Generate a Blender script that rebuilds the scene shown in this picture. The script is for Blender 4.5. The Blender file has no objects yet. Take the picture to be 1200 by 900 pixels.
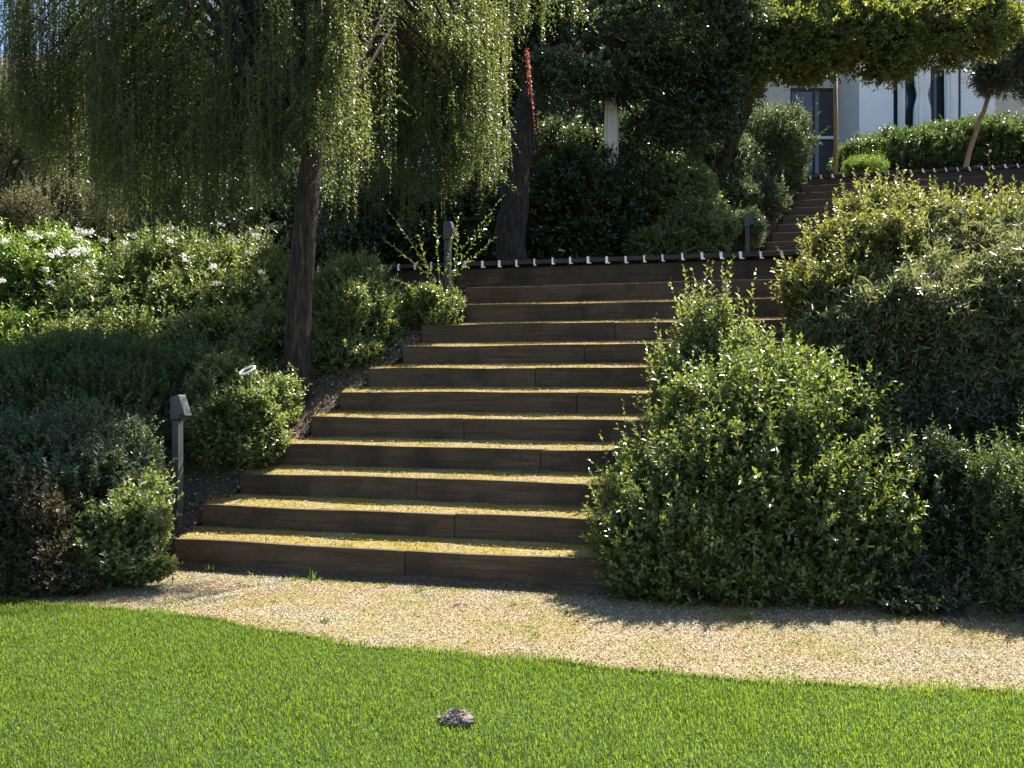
import bpy, math, random
import numpy as np
R = math.radians
rng = np.random.default_rng(7)
random.seed(7)
sc = bpy.context.scene
C = sc.collection

# ------------------------------------------------------------------ helpers
EYE = 1.43; F = 1000.0; HOR = 445.0
def pt(px, py, D):
    """a survey note (bearing, elevation, distance) turned into a place in the garden"""
    return np.array([(px-600.0)*D/F, D, EYE+(HOR-py)*D/F])

def unit(v):
    n = np.linalg.norm(v, axis=-1, keepdims=True); n[n == 0] = 1
    return v/n

def smooth(a, b, x):
    t = np.clip((x-a)/(b-a), 0, 1); return t*t*(3-2*t)

S0 = 5.85; SK = 0.25                       # line of the first riser: y = S0 - SK*x
RISE = .22; RUN = .32
SA, SB = 8.0, 11.8                         # second flight
ZD = 2.73; ZU = 5.30
def snoise(x, y, s=1.0):
    return (np.sin(x*1.7*s+1.3)*np.sin(y*2.1*s+.4)+.5*np.sin(x*4.3*s+2)*np.sin(y*3.7*s+1.1)+.3*np.sin(x*9.1*s)*np.cos(y*8.3*s))/1.8
def ground_z(x, y):
    s = y+SK*x-S0
    z = np.interp(s, [-50, -.15, 0, 3.45, 3.6, SA, SB, 17, 60, 200, 400], [0, 0, .03, 2.40, 2.52, 2.62, 5.15, 6.45, 6.6, 10, 20])
    n = snoise(x, y)*.05*smooth(.1, .8, s)
    return z+n

MATS = {}
def newmat(name):
    m = bpy.data.materials.new(name); m.use_nodes = True
    nt = m.node_tree; nt.nodes.clear()
    out = nt.nodes.new('ShaderNodeOutputMaterial')
    MATS[name] = m
    return m, nt, out
def N(nt, t, **kw):
    n = nt.nodes.new(t)
    for k, v in kw.items():
        if k in n.inputs: n.inputs[k].default_value = v
        else: setattr(n, k, v)
    return n
def ramp(nt, fac, stops):
    r = nt.nodes.new('ShaderNodeValToRGB'); cr = r.color_ramp
    while len(cr.elements) < len(stops): cr.elements.new(.5)
    for e, (p, c) in zip(cr.elements, stops): e.position = p; e.color = (*c, 1)
    nt.links.new(fac, r.inputs[0]); return r.outputs[0]

def leaf_mat(name, stops, trans=(.30, .38, .06), tf=.42, rough=.38, spec=.5, tip=None):
    m, nt, out = newmat(name); L = nt.links
    geo = N(nt, 'ShaderNodeNewGeometry')
    col = ramp(nt, geo.outputs['Random Per Island'], stops)
    if tip:
        at = N(nt, 'ShaderNodeAttribute', attribute_name='age')
        mx = N(nt, 'ShaderNodeMix', data_type='RGBA')
        L.new(at.outputs['Fac'], mx.inputs[0]); L.new(col, mx.inputs[6]); mx.inputs[7].default_value = (*tip, 1)
        col = mx.outputs[2]
    p = N(nt, 'ShaderNodeBsdfPrincipled', Roughness=rough)
    p.inputs['Specular IOR Level'].default_value = min(1, spec*1.35)
    L.new(col, p.inputs['Base Color'])
    t = N(nt, 'ShaderNodeBsdfTranslucent')
    tm = N(nt, 'ShaderNodeMix', data_type='RGBA', blend_type='MIX')
    tm.inputs[0].default_value = .6; L.new(col, tm.inputs[6]); tm.inputs[7].default_value = (*trans, 1)
    L.new(tm.outputs[2], t.inputs['Color'])
    mix = N(nt, 'ShaderNodeMixShader'); mix.inputs[0].default_value = tf
    L.new(p.outputs[0], mix.inputs[1]); L.new(t.outputs[0], mix.inputs[2]); L.new(mix.outputs[0], out.inputs[0])
    return m

def surf_mat(name, stops, scale=6.0, stretch=(1, 1, 1), rough=.85, bump=.3, bscale=None, detail=8, spec=.3, second=None, metallic=0):
    m, nt, out = newmat(name); L = nt.links
    tc = N(nt, 'ShaderNodeTexCoord'); mp = N(nt, 'ShaderNodeMapping'); mp.inputs['Scale'].default_value = stretch
    L.new(tc.outputs['Object'], mp.inputs[0])
    no = N(nt, 'ShaderNodeTexNoise', Scale=scale, Detail=detail, Roughness=.65); L.new(mp.outputs[0], no.inputs['Vector'])
    col = ramp(nt, no.outputs['Fac'], stops)
    if second:                               # (scale, lo, hi, colour): patches of another stuff
        n2 = N(nt, 'ShaderNodeTexNoise', Scale=second[0], Detail=6, Roughness=.6); L.new(tc.outputs['Object'], n2.inputs['Vector'])
        mr = N(nt, 'ShaderNodeMapRange'); mr.inputs['From Min'].default_value = second[1]; mr.inputs['From Max'].default_value = second[2]
        L.new(n2.outputs['Fac'], mr.inputs['Value'])
        mx = N(nt, 'ShaderNodeMix', data_type='RGBA'); L.new(mr.outputs[0], mx.inputs[0]); L.new(col, mx.inputs[6]); mx.inputs[7].default_value = (*second[3], 1)
        col = mx.outputs[2]
    p = N(nt, 'ShaderNodeBsdfPrincipled', Roughness=rough, Metallic=metallic); p.inputs['Specular IOR Level'].default_value = spec
    L.new(col, p.inputs['Base Color'])
    n3 = N(nt, 'ShaderNodeTexNoise', Scale=bscale or scale*3, Detail=6); L.new(mp.outputs[0], n3.inputs['Vector'])
    b = N(nt, 'ShaderNodeBump', Strength=bump, Distance=.02); L.new(n3.outputs['Fac'], b.inputs['Height']); L.new(b.outputs[0], p.inputs['Normal'])
    L.new(p.outputs[0], out.inputs[0])
    return m

# mesh from numpy -----------------------------------------------------------
def np_mesh(name, verts, loops, sizes, age=None):
    me = bpy.data.meshes.new(name)
    me.vertices.add(len(verts)); me.vertices.foreach_set('co', np.asarray(verts, np.float32).ravel())
    me.loops.add(len(loops)); me.loops.foreach_set('vertex_index', np.asarray(loops, np.int32))
    sizes = np.asarray(sizes, np.int32)
    me.polygons.add(len(sizes))
    st = np.concatenate([[0], np.cumsum(sizes)[:-1]]).astype(np.int32)
    me.polygons.foreach_set('loop_start', st)
    try: me.polygons.foreach_set('loop_total', sizes)
    except Exception: pass
    if age is not None:
        a = me.attributes.new('age', 'FLOAT', 'POINT'); a.data.foreach_set('value', np.asarray(age, np.float32))
    me.update(calc_edges=True)
    return me

def tag(o, label=None, cat=None, group=None, kind=None):
    if label: o['label'] = label
    if cat: o['category'] = cat
    if group: o['group'] = group
    if kind: o['kind'] = kind
    return o
def link(name, me, mat, parent=None):
    o = bpy.data.objects.new(name, me); C.objects.link(o)
    if mat: me.materials.clear(); me.materials.append(mat)
    if parent:
        o.parent = parent; o.matrix_parent_inverse = parent.matrix_world.inverted()
    return o
def empty(name, loc, label, cat, group=None, rz=0):
    o = bpy.data.objects.new(name, None); C.objects.link(o)
    o.location = loc; o.rotation_euler[2] = rz; o.empty_display_size = .1
    o.matrix_basis  # keep
    bpy.context.view_layer.update()
    return tag(o, label, cat, group)

# leaves ----------------------------------------------------------------------
def leaf_geo(B, LD, NRM, ln, wd, fold=.18, curl=.15):
    """kite shaped leaves folded on the midrib. B base, LD direction, NRM upper side"""
    n = len(B)
    side = unit(np.cross(LD, NRM)); up = unit(np.cross(side, LD))
    l = ln[:, None]; w = wd[:, None]
    tip = B+LD*l-up*l*curl
    mid = B+LD*l*.45
    a = mid+side*w*.5+up*w*fold
    b = mid-side*w*.5+up*w*fold
    V = np.stack([B, a, tip, b], 1).reshape(-1, 3)
    i = np.arange(n)*4
    loops = np.stack([i, i+1, i+2, i, i+2, i+3], 1).ravel()
    return V, loops, np.full(2*n, 3)

def shoots(P, Dr, L, nl, ll, lw, ang=55, grav=.15, opposite=False, jit=.35, r=rng, t0=.08):
    """shoots from P along Dr of length L each with nl leaves; returns leaf verts + twig verts"""
    m = len(P); Dr = unit(Dr)
    t = (np.arange(nl)[None, :]+r.random((m, nl))*.7)/nl
    t = t0+(1-t0)*t
    Pg = P[:, None, :]+Dr[:, None, :]*(L[:, None]*t)[..., None]
    Pg[..., 2] -= grav*L[:, None]*t*t
    T = np.repeat(Dr[:, None, :], nl, 1).copy(); T[..., 2] -= 2*grav*t; T = unit(T)
    ref = np.where(np.abs(T[..., 2:3]) > .9, np.array([1., 0, 0]), np.array([0, 0, 1.]))
    e1 = unit(np.cross(T, ref)); e2 = np.cross(T, e1)
    j = np.arange(nl)
    az = (j//2)*(math.pi/2)+(j % 2)*math.pi if opposite else j*2.39996
    az = az[None, :]+r.random((m, 1))*6.28+r.normal(0, .3, (m, nl))
    perp = e1*np.cos(az)[..., None]+e2*np.sin(az)[..., None]
    a = np.radians(ang)*(1-.35*t)+r.normal(0, .2, (m, nl))
    ca = np.cos(a)[..., None]; sa = np.sin(a)[..., None]
    LD = T*ca+perp*sa; NR = T*sa-perp*ca
    LD = unit(LD+r.normal(0, jit*.5, LD.shape)); NR = unit(NR+r.normal(0, jit, NR.shape))
    ln = ll*(1-.35*t**3)*r.uniform(.65, 1.25, (m, nl)); wd = ln*(lw/ll)*r.uniform(.8, 1.15, (m, nl))
    f = lambda A: A.reshape(-1, A.shape[-1])
    V, lo, sz = leaf_geo(f(Pg), f(LD), f(NR), ln.ravel(), wd.ravel())
    age = np.repeat((t**2).ravel(), 4)
    return V, lo, sz, age

def twigs(P, Dr, L, rad, grav=.15, seg=3):
    m = len(P); Dr = unit(Dr); rings = []
    ref = np.array([.3, .2, 1.0]); e1 = unit(np.cross(Dr, ref)); e2 = np.cross(Dr, e1)
    for k in range(seg+1):
        t = k/seg
        c = P+Dr*(L*t)[:, None]; c[:, 2] -= grav*L*t*t
        rr = rad*(1-.75*t)
        for q in range(3):
            an = q*2.0944; rings.append(c+(e1*math.cos(an)+e2*math.sin(an))*rr)
    V = np.stack(rings, 1).reshape(-1, 3); n3 = 3*(seg+1)
    base = np.arange(m)*n3; lo = []
    for k in range(seg):
        for q in range(3):
            q2 = (q+1) % 3
            lo.append(np.stack([base+k*3+q, base+k*3+q2, base+k*3+3+q2, base+k*3+3+q], 1))
    lo = np.stack(lo, 1).reshape(-1)
    return V, lo, np.full(len(lo)//4, 4)

def tube(points, radii, n=10, wob=.0):
    """one limb as verts/faces"""
    P = np.array(points, float); k = len(P); V = []; Fc = []
    T = np.gradient(P, axis=0); T = unit(T)
    e = unit(np.cross(T[0], [0.3, .9, .1])[None])[0]
    for i in range(k):
        e = unit((e-T[i]*np.dot(e, T[i]))[None])[0]; f = np.cross(T[i], e)
        for q in range(n):
            a = q*2*math.pi/n
            rr = radii[i]*(1+wob*math.sin(q*2.3+i*.9)+wob*.6*math.sin(q*5.1+i*1.7))
            V.append(P[i]+(e*math.cos(a)+f*math.sin(a))*rr)
    for i in range(k-1):
        for q in range(n): Fc.append((i*n+q, i*n+(q+1) % n, (i+1)*n+(q+1) % n, (i+1)*n+q))
    Fc.append(tuple(range(n))[::-1]); Fc.append(tuple(range((k-1)*n, k*n)))
    return V, Fc

class MB:
    def __init__(s): s.V = []; s.F = []
    def add(s, V, Fc):
        o = len(s.V); s.V += [tuple(v) for v in V]; s.F += [tuple(i+o for i in f) for f in Fc]; return s
    def box(s, x0, x1, y0, y1, z0, z1, shear=False, zt=None):
        """zt: (z at y0, z at y1) for a sloping top; shear follows the stair line"""
        z1a, z1b = zt if zt else (z1, z1)
        vs = [(x0, y0, z0), (x1, y0, z0), (x1, y1, z0), (x0, y1, z0), (x0, y0, z1a), (x1, y0, z1a), (x1, y1, z1b), (x0, y1, z1b)]
        if shear: vs = [(x, S0+y-SK*x, z) for x, y, z in vs]
        return s.add(vs, [(0, 3, 2, 1), (4, 5, 6, 7), (0, 1, 5, 4), (1, 2, 6, 5), (2, 3, 7, 6), (3, 0, 4, 7)])
    def tube(s, p, r, n=10, wob=0): return s.add(*tube(p, r, n, wob))
    def build(s, name, mat, parent=None, bevel=0, smooth_=False):
        me = bpy.data.meshes.new(name); me.from_pydata(s.V, [], s.F); me.update()
        if smooth_:
            me.polygons.foreach_set('use_smooth', [True]*len(me.polygons))
        o = link(name, me, mat, parent)
        if bevel:
            b = o.modifiers.new('Bevel', 'BEVEL'); b.width = bevel; b.segments = 2; b.limit_method = 'ANGLE'
        return o

# ------------------------------------------------------------------ materials
bark = surf_mat('bark_dark', [(.35, (.010, .008, .007)), (.5, (.035, .026, .020)), (.65, (.08, .060, .045))], 9, (4, 4, .5), .95, 1.0, 22)
bark_brown = surf_mat('bark_brown', [(.3, (.06, .045, .035)), (.7, (.17, .125, .095))], 9, (3, 3, .5), .9, .8)
twig_m = surf_mat('twig', [(.3, (.06, .045, .025)), (.7, (.14, .10, .06))], 20, rough=.8)
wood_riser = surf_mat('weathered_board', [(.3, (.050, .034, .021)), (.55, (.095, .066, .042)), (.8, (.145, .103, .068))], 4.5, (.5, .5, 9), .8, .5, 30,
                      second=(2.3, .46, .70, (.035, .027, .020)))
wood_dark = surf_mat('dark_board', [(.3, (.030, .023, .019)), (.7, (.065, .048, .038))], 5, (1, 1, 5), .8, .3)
gleam_ring_m = surf_mat('pale_metal_gleam', [(.3, (.75, .75, .72)), (.7, (.85, .85, .83))], 20, rough=.35, spec=.6, bump=.02)  # added gleams at the deck board gaps, and the garden ring
post_m = surf_mat('grey_post', [(.3, (.045, .047, .05)), (.7, (.10, .10, .10))], 8, (1, 1, .3), .5, .1)
black_m = surf_mat('black_plastic', [(.3, (.02, .02, .02)), (.7, (.035, .035, .035))], 30, rough=.4, bump=.02)
soil = surf_mat('mulch', [(.25, (.035, .024, .016)), (.5, (.11, .075, .05)), (.75, (.26, .19, .13))], 38, rough=.95, bump=1.0, second=(1.3, .52, .7, (.05, .055, .02)))
gravel = surf_mat('gravel', [(.25, (.14, .10, .05)), (.5, (.32, .24, .14)), (.75, (.46, .36, .22))], 60, rough=.95, bump=1.0, bscale=120, second=(2.2, .52, .68, (.17, .17, .04)))
tread_m = surf_mat('mossy_gravel', [(.25, (.17, .12, .045)), (.5, (.34, .27, .10)), (.75, (.52, .43, .22))], 55, rough=.95, bump=1.0, second=(3.0, .42, .62, (.30, .24, .04)))  # moss and grit, with the yellow of sun glow put into the colour
lawn_m = surf_mat('lawn_soil', [(.3, (.012, .03, .006)), (.7, (.035, .075, .012))], 30, rough=.95, bump=.6)
hill_m = surf_mat('hill_scrub', [(.3, (.07, .085, .06)), (.7, (.2, .19, .14))], .06, rough=.95, bump=.5)

def patch(m, scale, lo, hi, colour):
    nt = m.node_tree; L = nt.links
    p = [n for n in nt.nodes if n.type == 'BSDF_PRINCIPLED'][0]; src = p.inputs['Base Color'].links[0].from_socket
    tc = N(nt, 'ShaderNodeTexCoord'); n2 = N(nt, 'ShaderNodeTexNoise', Scale=scale, Detail=5, Roughness=.7); L.new(tc.outputs['Object'], n2.inputs['Vector'])
    mr = N(nt, 'ShaderNodeMapRange'); mr.inputs['From Min'].default_value = lo; mr.inputs['From Max'].default_value = hi; mr.inputs['To Max'].default_value = .8
    L.new(n2.outputs['Fac'], mr.inputs['Value']); mx = N(nt, 'ShaderNodeMix', data_type='RGBA')
    L.new(mr.outputs[0], mx.inputs[0]); L.new(src, mx.inputs[6]); mx.inputs[7].default_value = (*colour, 1)
    L.new(mx.outputs[2], p.inputs['Base Color'])
def chip_mat(name, stops, moss=None):
    m, nt, out = newmat(name); L = nt.links
    geo = N(nt, 'ShaderNodeNewGeometry'); col = ramp(nt, geo.outputs['Random Per Island'], stops)
    p = N(nt, 'ShaderNodeBsdfPrincipled', Roughness=.8); p.inputs['Specular IOR Level'].default_value = .3
    if moss:
        tc = N(nt, 'ShaderNodeTexCoord'); n2 = N(nt, 'ShaderNodeTexNoise', Scale=moss[0], Detail=5, Roughness=.65); L.new(tc.outputs['Object'], n2.inputs['Vector'])
        mr = N(nt, 'ShaderNodeMapRange'); mr.inputs['From Min'].default_value = moss[1]; mr.inputs['From Max'].default_value = moss[2]; mr.inputs['To Max'].default_value = .85
        L.new(n2.outputs['Fac'], mr.inputs['Value'])
        mx = N(nt, 'ShaderNodeMix', data_type='RGBA'); L.new(mr.outputs[0], mx.inputs[0]); L.new(col, mx.inputs[6]); mx.inputs[7].default_value = (*moss[3], 1); col = mx.outputs[2]
    L.new(col, p.inputs['Base Color']); L.new(p.outputs[0], out.inputs[0]); return m
chip_path = chip_mat('chips_pale', [(0, (.08, .055, .025)), (.25, (.25, .17, .075)), (.55, (.40, .29, .15)), (.8, (.52, .41, .26)), (.93, (.66, .57, .43)), (1, (.30, .27, .06))], (1.6, .44, .62, (.27, .23, .04)))
chip_tread = chip_mat('chips_golden', [(0, (.12, .065, .015)), (.3, (.34, .20, .055)), (.6, (.50, .32, .10)), (.85, (.62, .45, .21)), (1, (.70, .58, .38))], (2.6, .42, .62, (.40, .26, .03)))  # sun glow is put into the golden tone of chips and moss
patch(chip_path, 3.2, .47, .60, (.24, .24, .035))
patch(chip_path, 1.1, .48, .66, (.46, .42, .36))
patch(chip_path, 14.0, .62, .72, (.12, .08, .05))
patch(chip_tread, 6.0, .55, .7, (.16, .10, .04))
chip_mulch = chip_mat('chips_brown', [(0, (.04, .028, .02)), (.4, (.14, .09, .06)), (.7, (.28, .19, .13)), (1, (.45, .36, .27))])

G = lambda *c: [(i/(len(c)-1), x) for i, x in enumerate(c)]
lf_weep = leaf_mat('leaf_weeping', G((.035, .055, .014), (.05, .08, .02), (.07, .10, .025), (.045, .065, .02)), (.42, .50, .07), .40, .40, .5)
lf_front = leaf_mat('leaf_round_bush', G((.022, .045, .012), (.035, .07, .016), (.05, .09, .02), (.07, .08, .025)), (.36, .45, .05), .37, .28, .65, tip=(.18, .20, .05))
lf_red = leaf_mat('leaf_bronze', G((.045, .07, .018), (.07, .10, .025), (.10, .11, .03), (.12, .10, .03), (.17, .08, .03)), (.42, .44, .06), .38, .33, .6, tip=(.18, .19, .05))
lf_narrow = leaf_mat('leaf_narrow', G((.06, .085, .035), (.075, .105, .045), (.10, .13, .06), (.13, .14, .06)), (.38, .42, .12), .36, .33, .6, tip=(.17, .15, .06))
lf_grey = leaf_mat('leaf_grey_green', G((.045, .065, .035), (.07, .095, .05), (.095, .12, .065), (.06, .085, .04)), (.26, .33, .10), .34, .4, .55)
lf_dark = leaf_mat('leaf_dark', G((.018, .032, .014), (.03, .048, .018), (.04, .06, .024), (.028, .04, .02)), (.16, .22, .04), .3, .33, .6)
lf_oak = leaf_mat('leaf_oak', G((.03, .05, .014), (.045, .075, .02), (.065, .095, .025), (.04, .055, .02)), (.48, .52, .06), .46, .38, .5)
lf_laurel = leaf_mat('leaf_laurel', G((.04, .085, .015), (.06, .12, .02), (.085, .15, .03)), (.35, .50, .05), .42, .28, .6, tip=(.14, .20, .04))
lf_mid = leaf_mat('leaf_light_shrub', G((.045, .075, .02), (.07, .11, .03), (.10, .14, .04), (.12, .14, .05)), (.42, .50, .09), .42, .28, .65, tip=(.15, .17, .06))
lf_cover = leaf_mat('leaf_groundcover', G((.03, .055, .018), (.045, .075, .025), (.06, .095, .03)), (.22, .32, .05), .35, .42, .45, tip=(.07, .12, .03))
lf_olive = leaf_mat('leaf_olive', G((.06, .065, .03), (.085, .09, .04), (.11, .105, .05), (.07, .08, .035)), (.36, .34, .12), .35, .5, .3)
lf_brown = leaf_mat('leaf_reddish', G((.05, .032, .022), (.07, .05, .03), (.04, .05, .025), (.055, .065, .03)), (.22, .18, .06), .35, .45, .4)
petal = leaf_mat('petal_white', G((.70, .68, .62), (.80, .79, .74)), (.8, .8, .7), .3, .6, .3)
petal_red = leaf_mat('strand_red', G((.30, .05, .035), (.42, .09, .06), (.45, .17, .13)), (.5, .12, .07), .35, .5, .3)
grass_m = leaf_mat('grass_blade', G((.035, .080, .008), (.055, .11, .010), (.085, .135, .014), (.13, .155, .022), (.24, .22, .08)), (.34, .52, .025), .48, .45, .22)

patch(grass_m, 2.6, .48, .66, (.13, .17, .03))
patch(grass_m, 9.0, .55, .72, (.03, .07, .012))
# ------------------------------------------------------------------ ground
def grid_mesh(name, xs, ys, zf, mat, **kw):
    X, Y = np.meshgrid(xs, ys); Z = zf(X, Y)
    V = np.stack([X, Y, Z], -1).reshape(-1, 3); nx = len(xs); ny = len(ys)
    i = (np.arange(ny-1)[:, None]*nx+np.arange(nx-1)[None]).ravel()
    lo = np.stack([i, i+1, i+nx+1, i+nx], 1).ravel()
    me = np_mesh(name, V, lo, np.full(len(i), 4)); me.polygons.foreach_set('use_smooth', [True]*len(me.polygons))
    return tag(link(name, me, mat), **kw)
xs = np.concatenate([[-2500, -900, -300, -120, -60, -30, -20], np.arange(-14, 16, .16), [20, 30, 60, 120, 300, 900, 2500]])
ys = np.concatenate([[-900, -200, -60, -20, -8, -3], np.arange(0, 26, .16), [30, 40, 60, 90, 140, 220, 400, 900, 2500]])
grid_mesh('ground', xs, ys, ground_z, soil, kind='structure')

LX = np.array([-9, -6, -3.35, -2.05, -.92, 0, .82, 1.58, 2.29, 4, 6.5, 9]); LY = np.array([6.9, 6.35, 5.5, 5.13, 4.60, 4.29, 4.09, 3.94, 3.81, 3.55, 3.2, 3.0])
def lawn_edge(x): return np.interp(x, LX, LY)+.025*np.sin(x*3.1+1)+.015*np.sin(x*9.7)
def strip(name, xs, y0f, y1f, nrow, z, mat, kind='structure'):
    V = []
    for x in xs:
        a = float(y0f(x)); b = float(y1f(x))
        for k in range(nrow+1): V.append((x, a+(b-a)*k/nrow, z))
    Fc = []
    for i in range(len(xs)-1):
        for k in range(nrow):
            q = i*(nrow+1)+k; Fc.append((q, q+nrow+1, q+nrow+2, q+1))
    return tag(MB().add(V, Fc).build(name, mat), kind=kind)
sx = np.arange(-9, 9.01, .1)
strip('gravel_path', sx, lambda x: lawn_edge(x)-.1, lambda x: S0-SK*x-.02, 8, .006, gravel)
strip('lawn', sx, lambda x: -9, lambda x: lawn_edge(x), 20, .012, lawn_m)

# distant hill behind on the left
def hill_z(X, Y):
    return 6+110*np.exp(-((X+190)/150)**2-((Y-330)/70)**2)+70*np.exp(-((X-60)/260)**2-((Y-420)/90)**2)+snoise(X*.05, Y*.05)*5-8*(np.abs(X) > 550)
grid_mesh('hills', np.linspace(-600, 600, 90), np.linspace(180, 640, 50), hill_z, hill_m, kind='structure')

# grass ------------------------------------------------------------------------
def make_grass():
    pts = []
    def region(n, x0, x1, y0, y1, cond=None):
        x = rng.uniform(x0, x1, n); y = rng.uniform(y0, y1, n)
        k = y < lawn_edge(x)+rng.normal(0, .02, n)
        if cond is not None: k &= cond(x, y)
        pts.append(np.stack([x[k], y[k]], 1))
    fr = lambda x, y: np.abs(x) < .66*y+.15
    region(480000, -3.9, 3.4, 2.7, 5.8, fr)
    region(70000, -6, 5, .8, 6.3, lambda x, y: ~fr(x, y) | (y < 2.7))
    # ragged edge tufts
    ex = rng.uniform(-5, 5, 9000); pts.append(np.stack([ex, lawn_edge(ex)+np.abs(rng.normal(.0, .05, 9000))*(snoise(ex*4, ex*2) > .1)-.01], 1))
    P = np.concatenate(pts); n = len(P)
    tall = .5+.5*snoise(P[:, 0]*2.2, P[:, 1]*2.2)
    h = rng.uniform(.010, .034, n)*(.7+.6*tall)
    h[-9000:] *= 1.4
    az = rng.uniform(0, 6.283, n); lean = rng.uniform(.1, .9, n)
    d = np.stack([np.cos(az), np.sin(az), np.zeros(n)], 1); s = np.stack([-np.sin(az+.6), np.cos(az+.6), np.zeros(n)], 1)
    w = rng.uniform(.0010, .0022, n)[:, None]; up = np.array([0, 0, 1.])
    B = np.concatenate([P, np.full((n, 1), .010)], 1)
    M = B+up*(h*.6)[:, None]+d*(h*lean*.25)[:, None]; T = B+up*h[:, None]*(1-.3*lean[:, None])+d*(h*lean)[:, None]
    V = np.stack([B-s*w, B+s*w, M+s*w*.8, M-s*w*.8, T], 1).reshape(-1, 3)
    i = np.arange(n)*5
    lo = np.stack([i, i+1, i+2, i+3, i+3, i+2, i+4], 1).ravel()
    sz = np.tile([4, 3], n)
    tag(link('grass', np_mesh('grass', V, lo, sz), grass_m), 'short bright green mown lawn grass in sunlight', 'grass', kind='stuff')
make_grass()

def chips(name, P, ln, mat, label, cat, lift=.004, tilt=.35):
    n = len(P); az = rng.uniform(0, 6.283, n)
    LD = unit(np.stack([np.cos(az), np.sin(az), rng.normal(0, tilt, n)], 1))
    NR = unit(np.stack([rng.normal(0, tilt, n), rng.normal(0, tilt, n), np.ones(n)], 1))
    l = ln*rng.uniform(.4, 1.4, n); w = l*rng.uniform(.25, .6, n)
    B = P-LD*(l/2)[:, None]; B[:, 2] += lift+rng.uniform(0, .006, n)
    V, lo, sz = leaf_geo(B, LD, NR, l, w, .3, .05)
    return tag(link(name, np_mesh(name, V, lo, sz), mat), label, cat, kind='stuff')
n = 190000
x = rng.uniform(-4.4, 4.2, n); y0 = lawn_edge(x); y1 = S0-SK*x-.02
y = y0+(y1-y0)*rng.random(n)
chips('wood_chips', np.stack([x, y, np.full(n, .006)], 1), .0125, chip_path, 'pale straw coloured chips and grit covering the path', 'chips')

# ------------------------------------------------------------------ stairs
LEFTPX = [205, 237, 281, 325, 365, 398, 432, 472, 494, 521, 546]
def left_x(k, d0): 
    D = d0/(1+SK*(LEFTPX[k]-600)/1000); return (LEFTPX[k]-600)/1000*D
st = empty('garden_stairs', (-.3, 5.9, 0), 'wide flight of brown timber edged garden steps filled with mossy gravel', 'stairs')
chipP = []
step_left = []
for k in range(11):
    s = RUN*k; z0 = RISE*k; z1 = RISE*(k+1)
    xl = left_x(k, S0+s); xr = 1.05+.19*k
    step_left.append((xl, s, z1))
    nx = 14; V = []; Fc = []
    b = MB()
    # riser board, faintly bowed, made of short runs so that its top is not ruler straight
    cut = xl+(xr-xl)*(.5+.12*math.sin(k*2.7))
    for seg, (xa, xb_) in enumerate(((xl, cut-.002), (cut+.002, xr))):
        b = MB(); V = []; Fc = []; n8 = 8; dz = .003*math.sin(k*5+seg*2)
        for xx in np.linspace(xa, xb_, n8+1):
            wz = .004*math.sin(xx*2.3+k*1.7)+.003*math.sin(xx*5.1+k)+dz; wy = .008*math.sin(xx*1.1+k*2)+.003*seg
            for (dy, z) in ((0, z0-.05), (0, z1+wz), (.045, z1+wz), (.045, z0-.05)):
                V.append((xx, S0+s+dy+wy-SK*xx, z))
        for i in range(n8):
            a = i*4; c = a+4
            for q in range(4): q2 = (q+1) % 4; Fc.append((a+q, c+q, c+q2, a+q2))
        Fc.append((0, 1, 2, 3)); Fc.append((n8*4+3, n8*4+2, n8*4+1, n8*4))
        b.add(V, Fc).build('riser', wood_riser, st, bevel=.004)
    for q in range(4):                       # coach screws by the joint
        bx_ = xl+.12+(xr-xl-.24)*[0, .46+.12*math.sin(k*2.7), .54+.12*math.sin(k*2.7), 1][q]; by_ = S0+s-SK*bx_-.006
        MB().tube([(bx_, by_+.012, z1-.06), (bx_, by_-.001, z1-.06)], [.009, .009], 8).build('screw', black_m, st)
    depth = RUN if k < 10 else .48
    t = MB(); V = []; Fc = []; m_ = 6; nx = 60
    xsb = np.linspace(xl+.01, xr-.01, nx+1)
    for xx in xsb:
        for j in range(m_+1):
            f = j/m_; yy = .05+(depth-.05)*f
            zz = z1-.008+.052*f+.010*snoise(np.float64(xx*3), np.float64(yy*9+k*3))
            V.append((xx, S0+s+yy-SK*xx, zz))
    for i in range(nx):
        for j in range(m_): q = i*(m_+1)+j; Fc.append((q, q+m_+1, q+m_+2, q+1))
    t.add(V, Fc)
    t.box(xl+.012, xr-.012, s+.05, s+depth, z0-.05, z1-.03, shear=True)
    t.build('tread', tread_m, st)
    nn = 5200
    xx = rng.uniform(xl, xr, nn); ff = rng.random(nn)*1.02-.06
    yy = .05+(depth-.05)*ff
    chipP.append(np.stack([xx, S0+s+yy-SK*xx, z1-.004+.052*np.clip(ff, 0, 1)], 1))
chips('wood_chips', np.concatenate(chipP), .013, chip_tread, 'golden mossy litter and grit lying on the stair treads', 'chips', lift=.002, tilt=.3)
# mulch chips beside the stairs
n = 30000; x = rng.uniform(-4.2, -.3, n); s = rng.uniform(-.1, 3.6, n)
kk = np.ones(n, bool)
sl = np.array([a[0] for a in step_left]); ss = np.array([a[1] for a in step_left])
kk = x < np.interp(s, ss, sl)+.02
P = np.stack([x, S0+s-SK*x, np.zeros(n)], 1)[kk]; 

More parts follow.
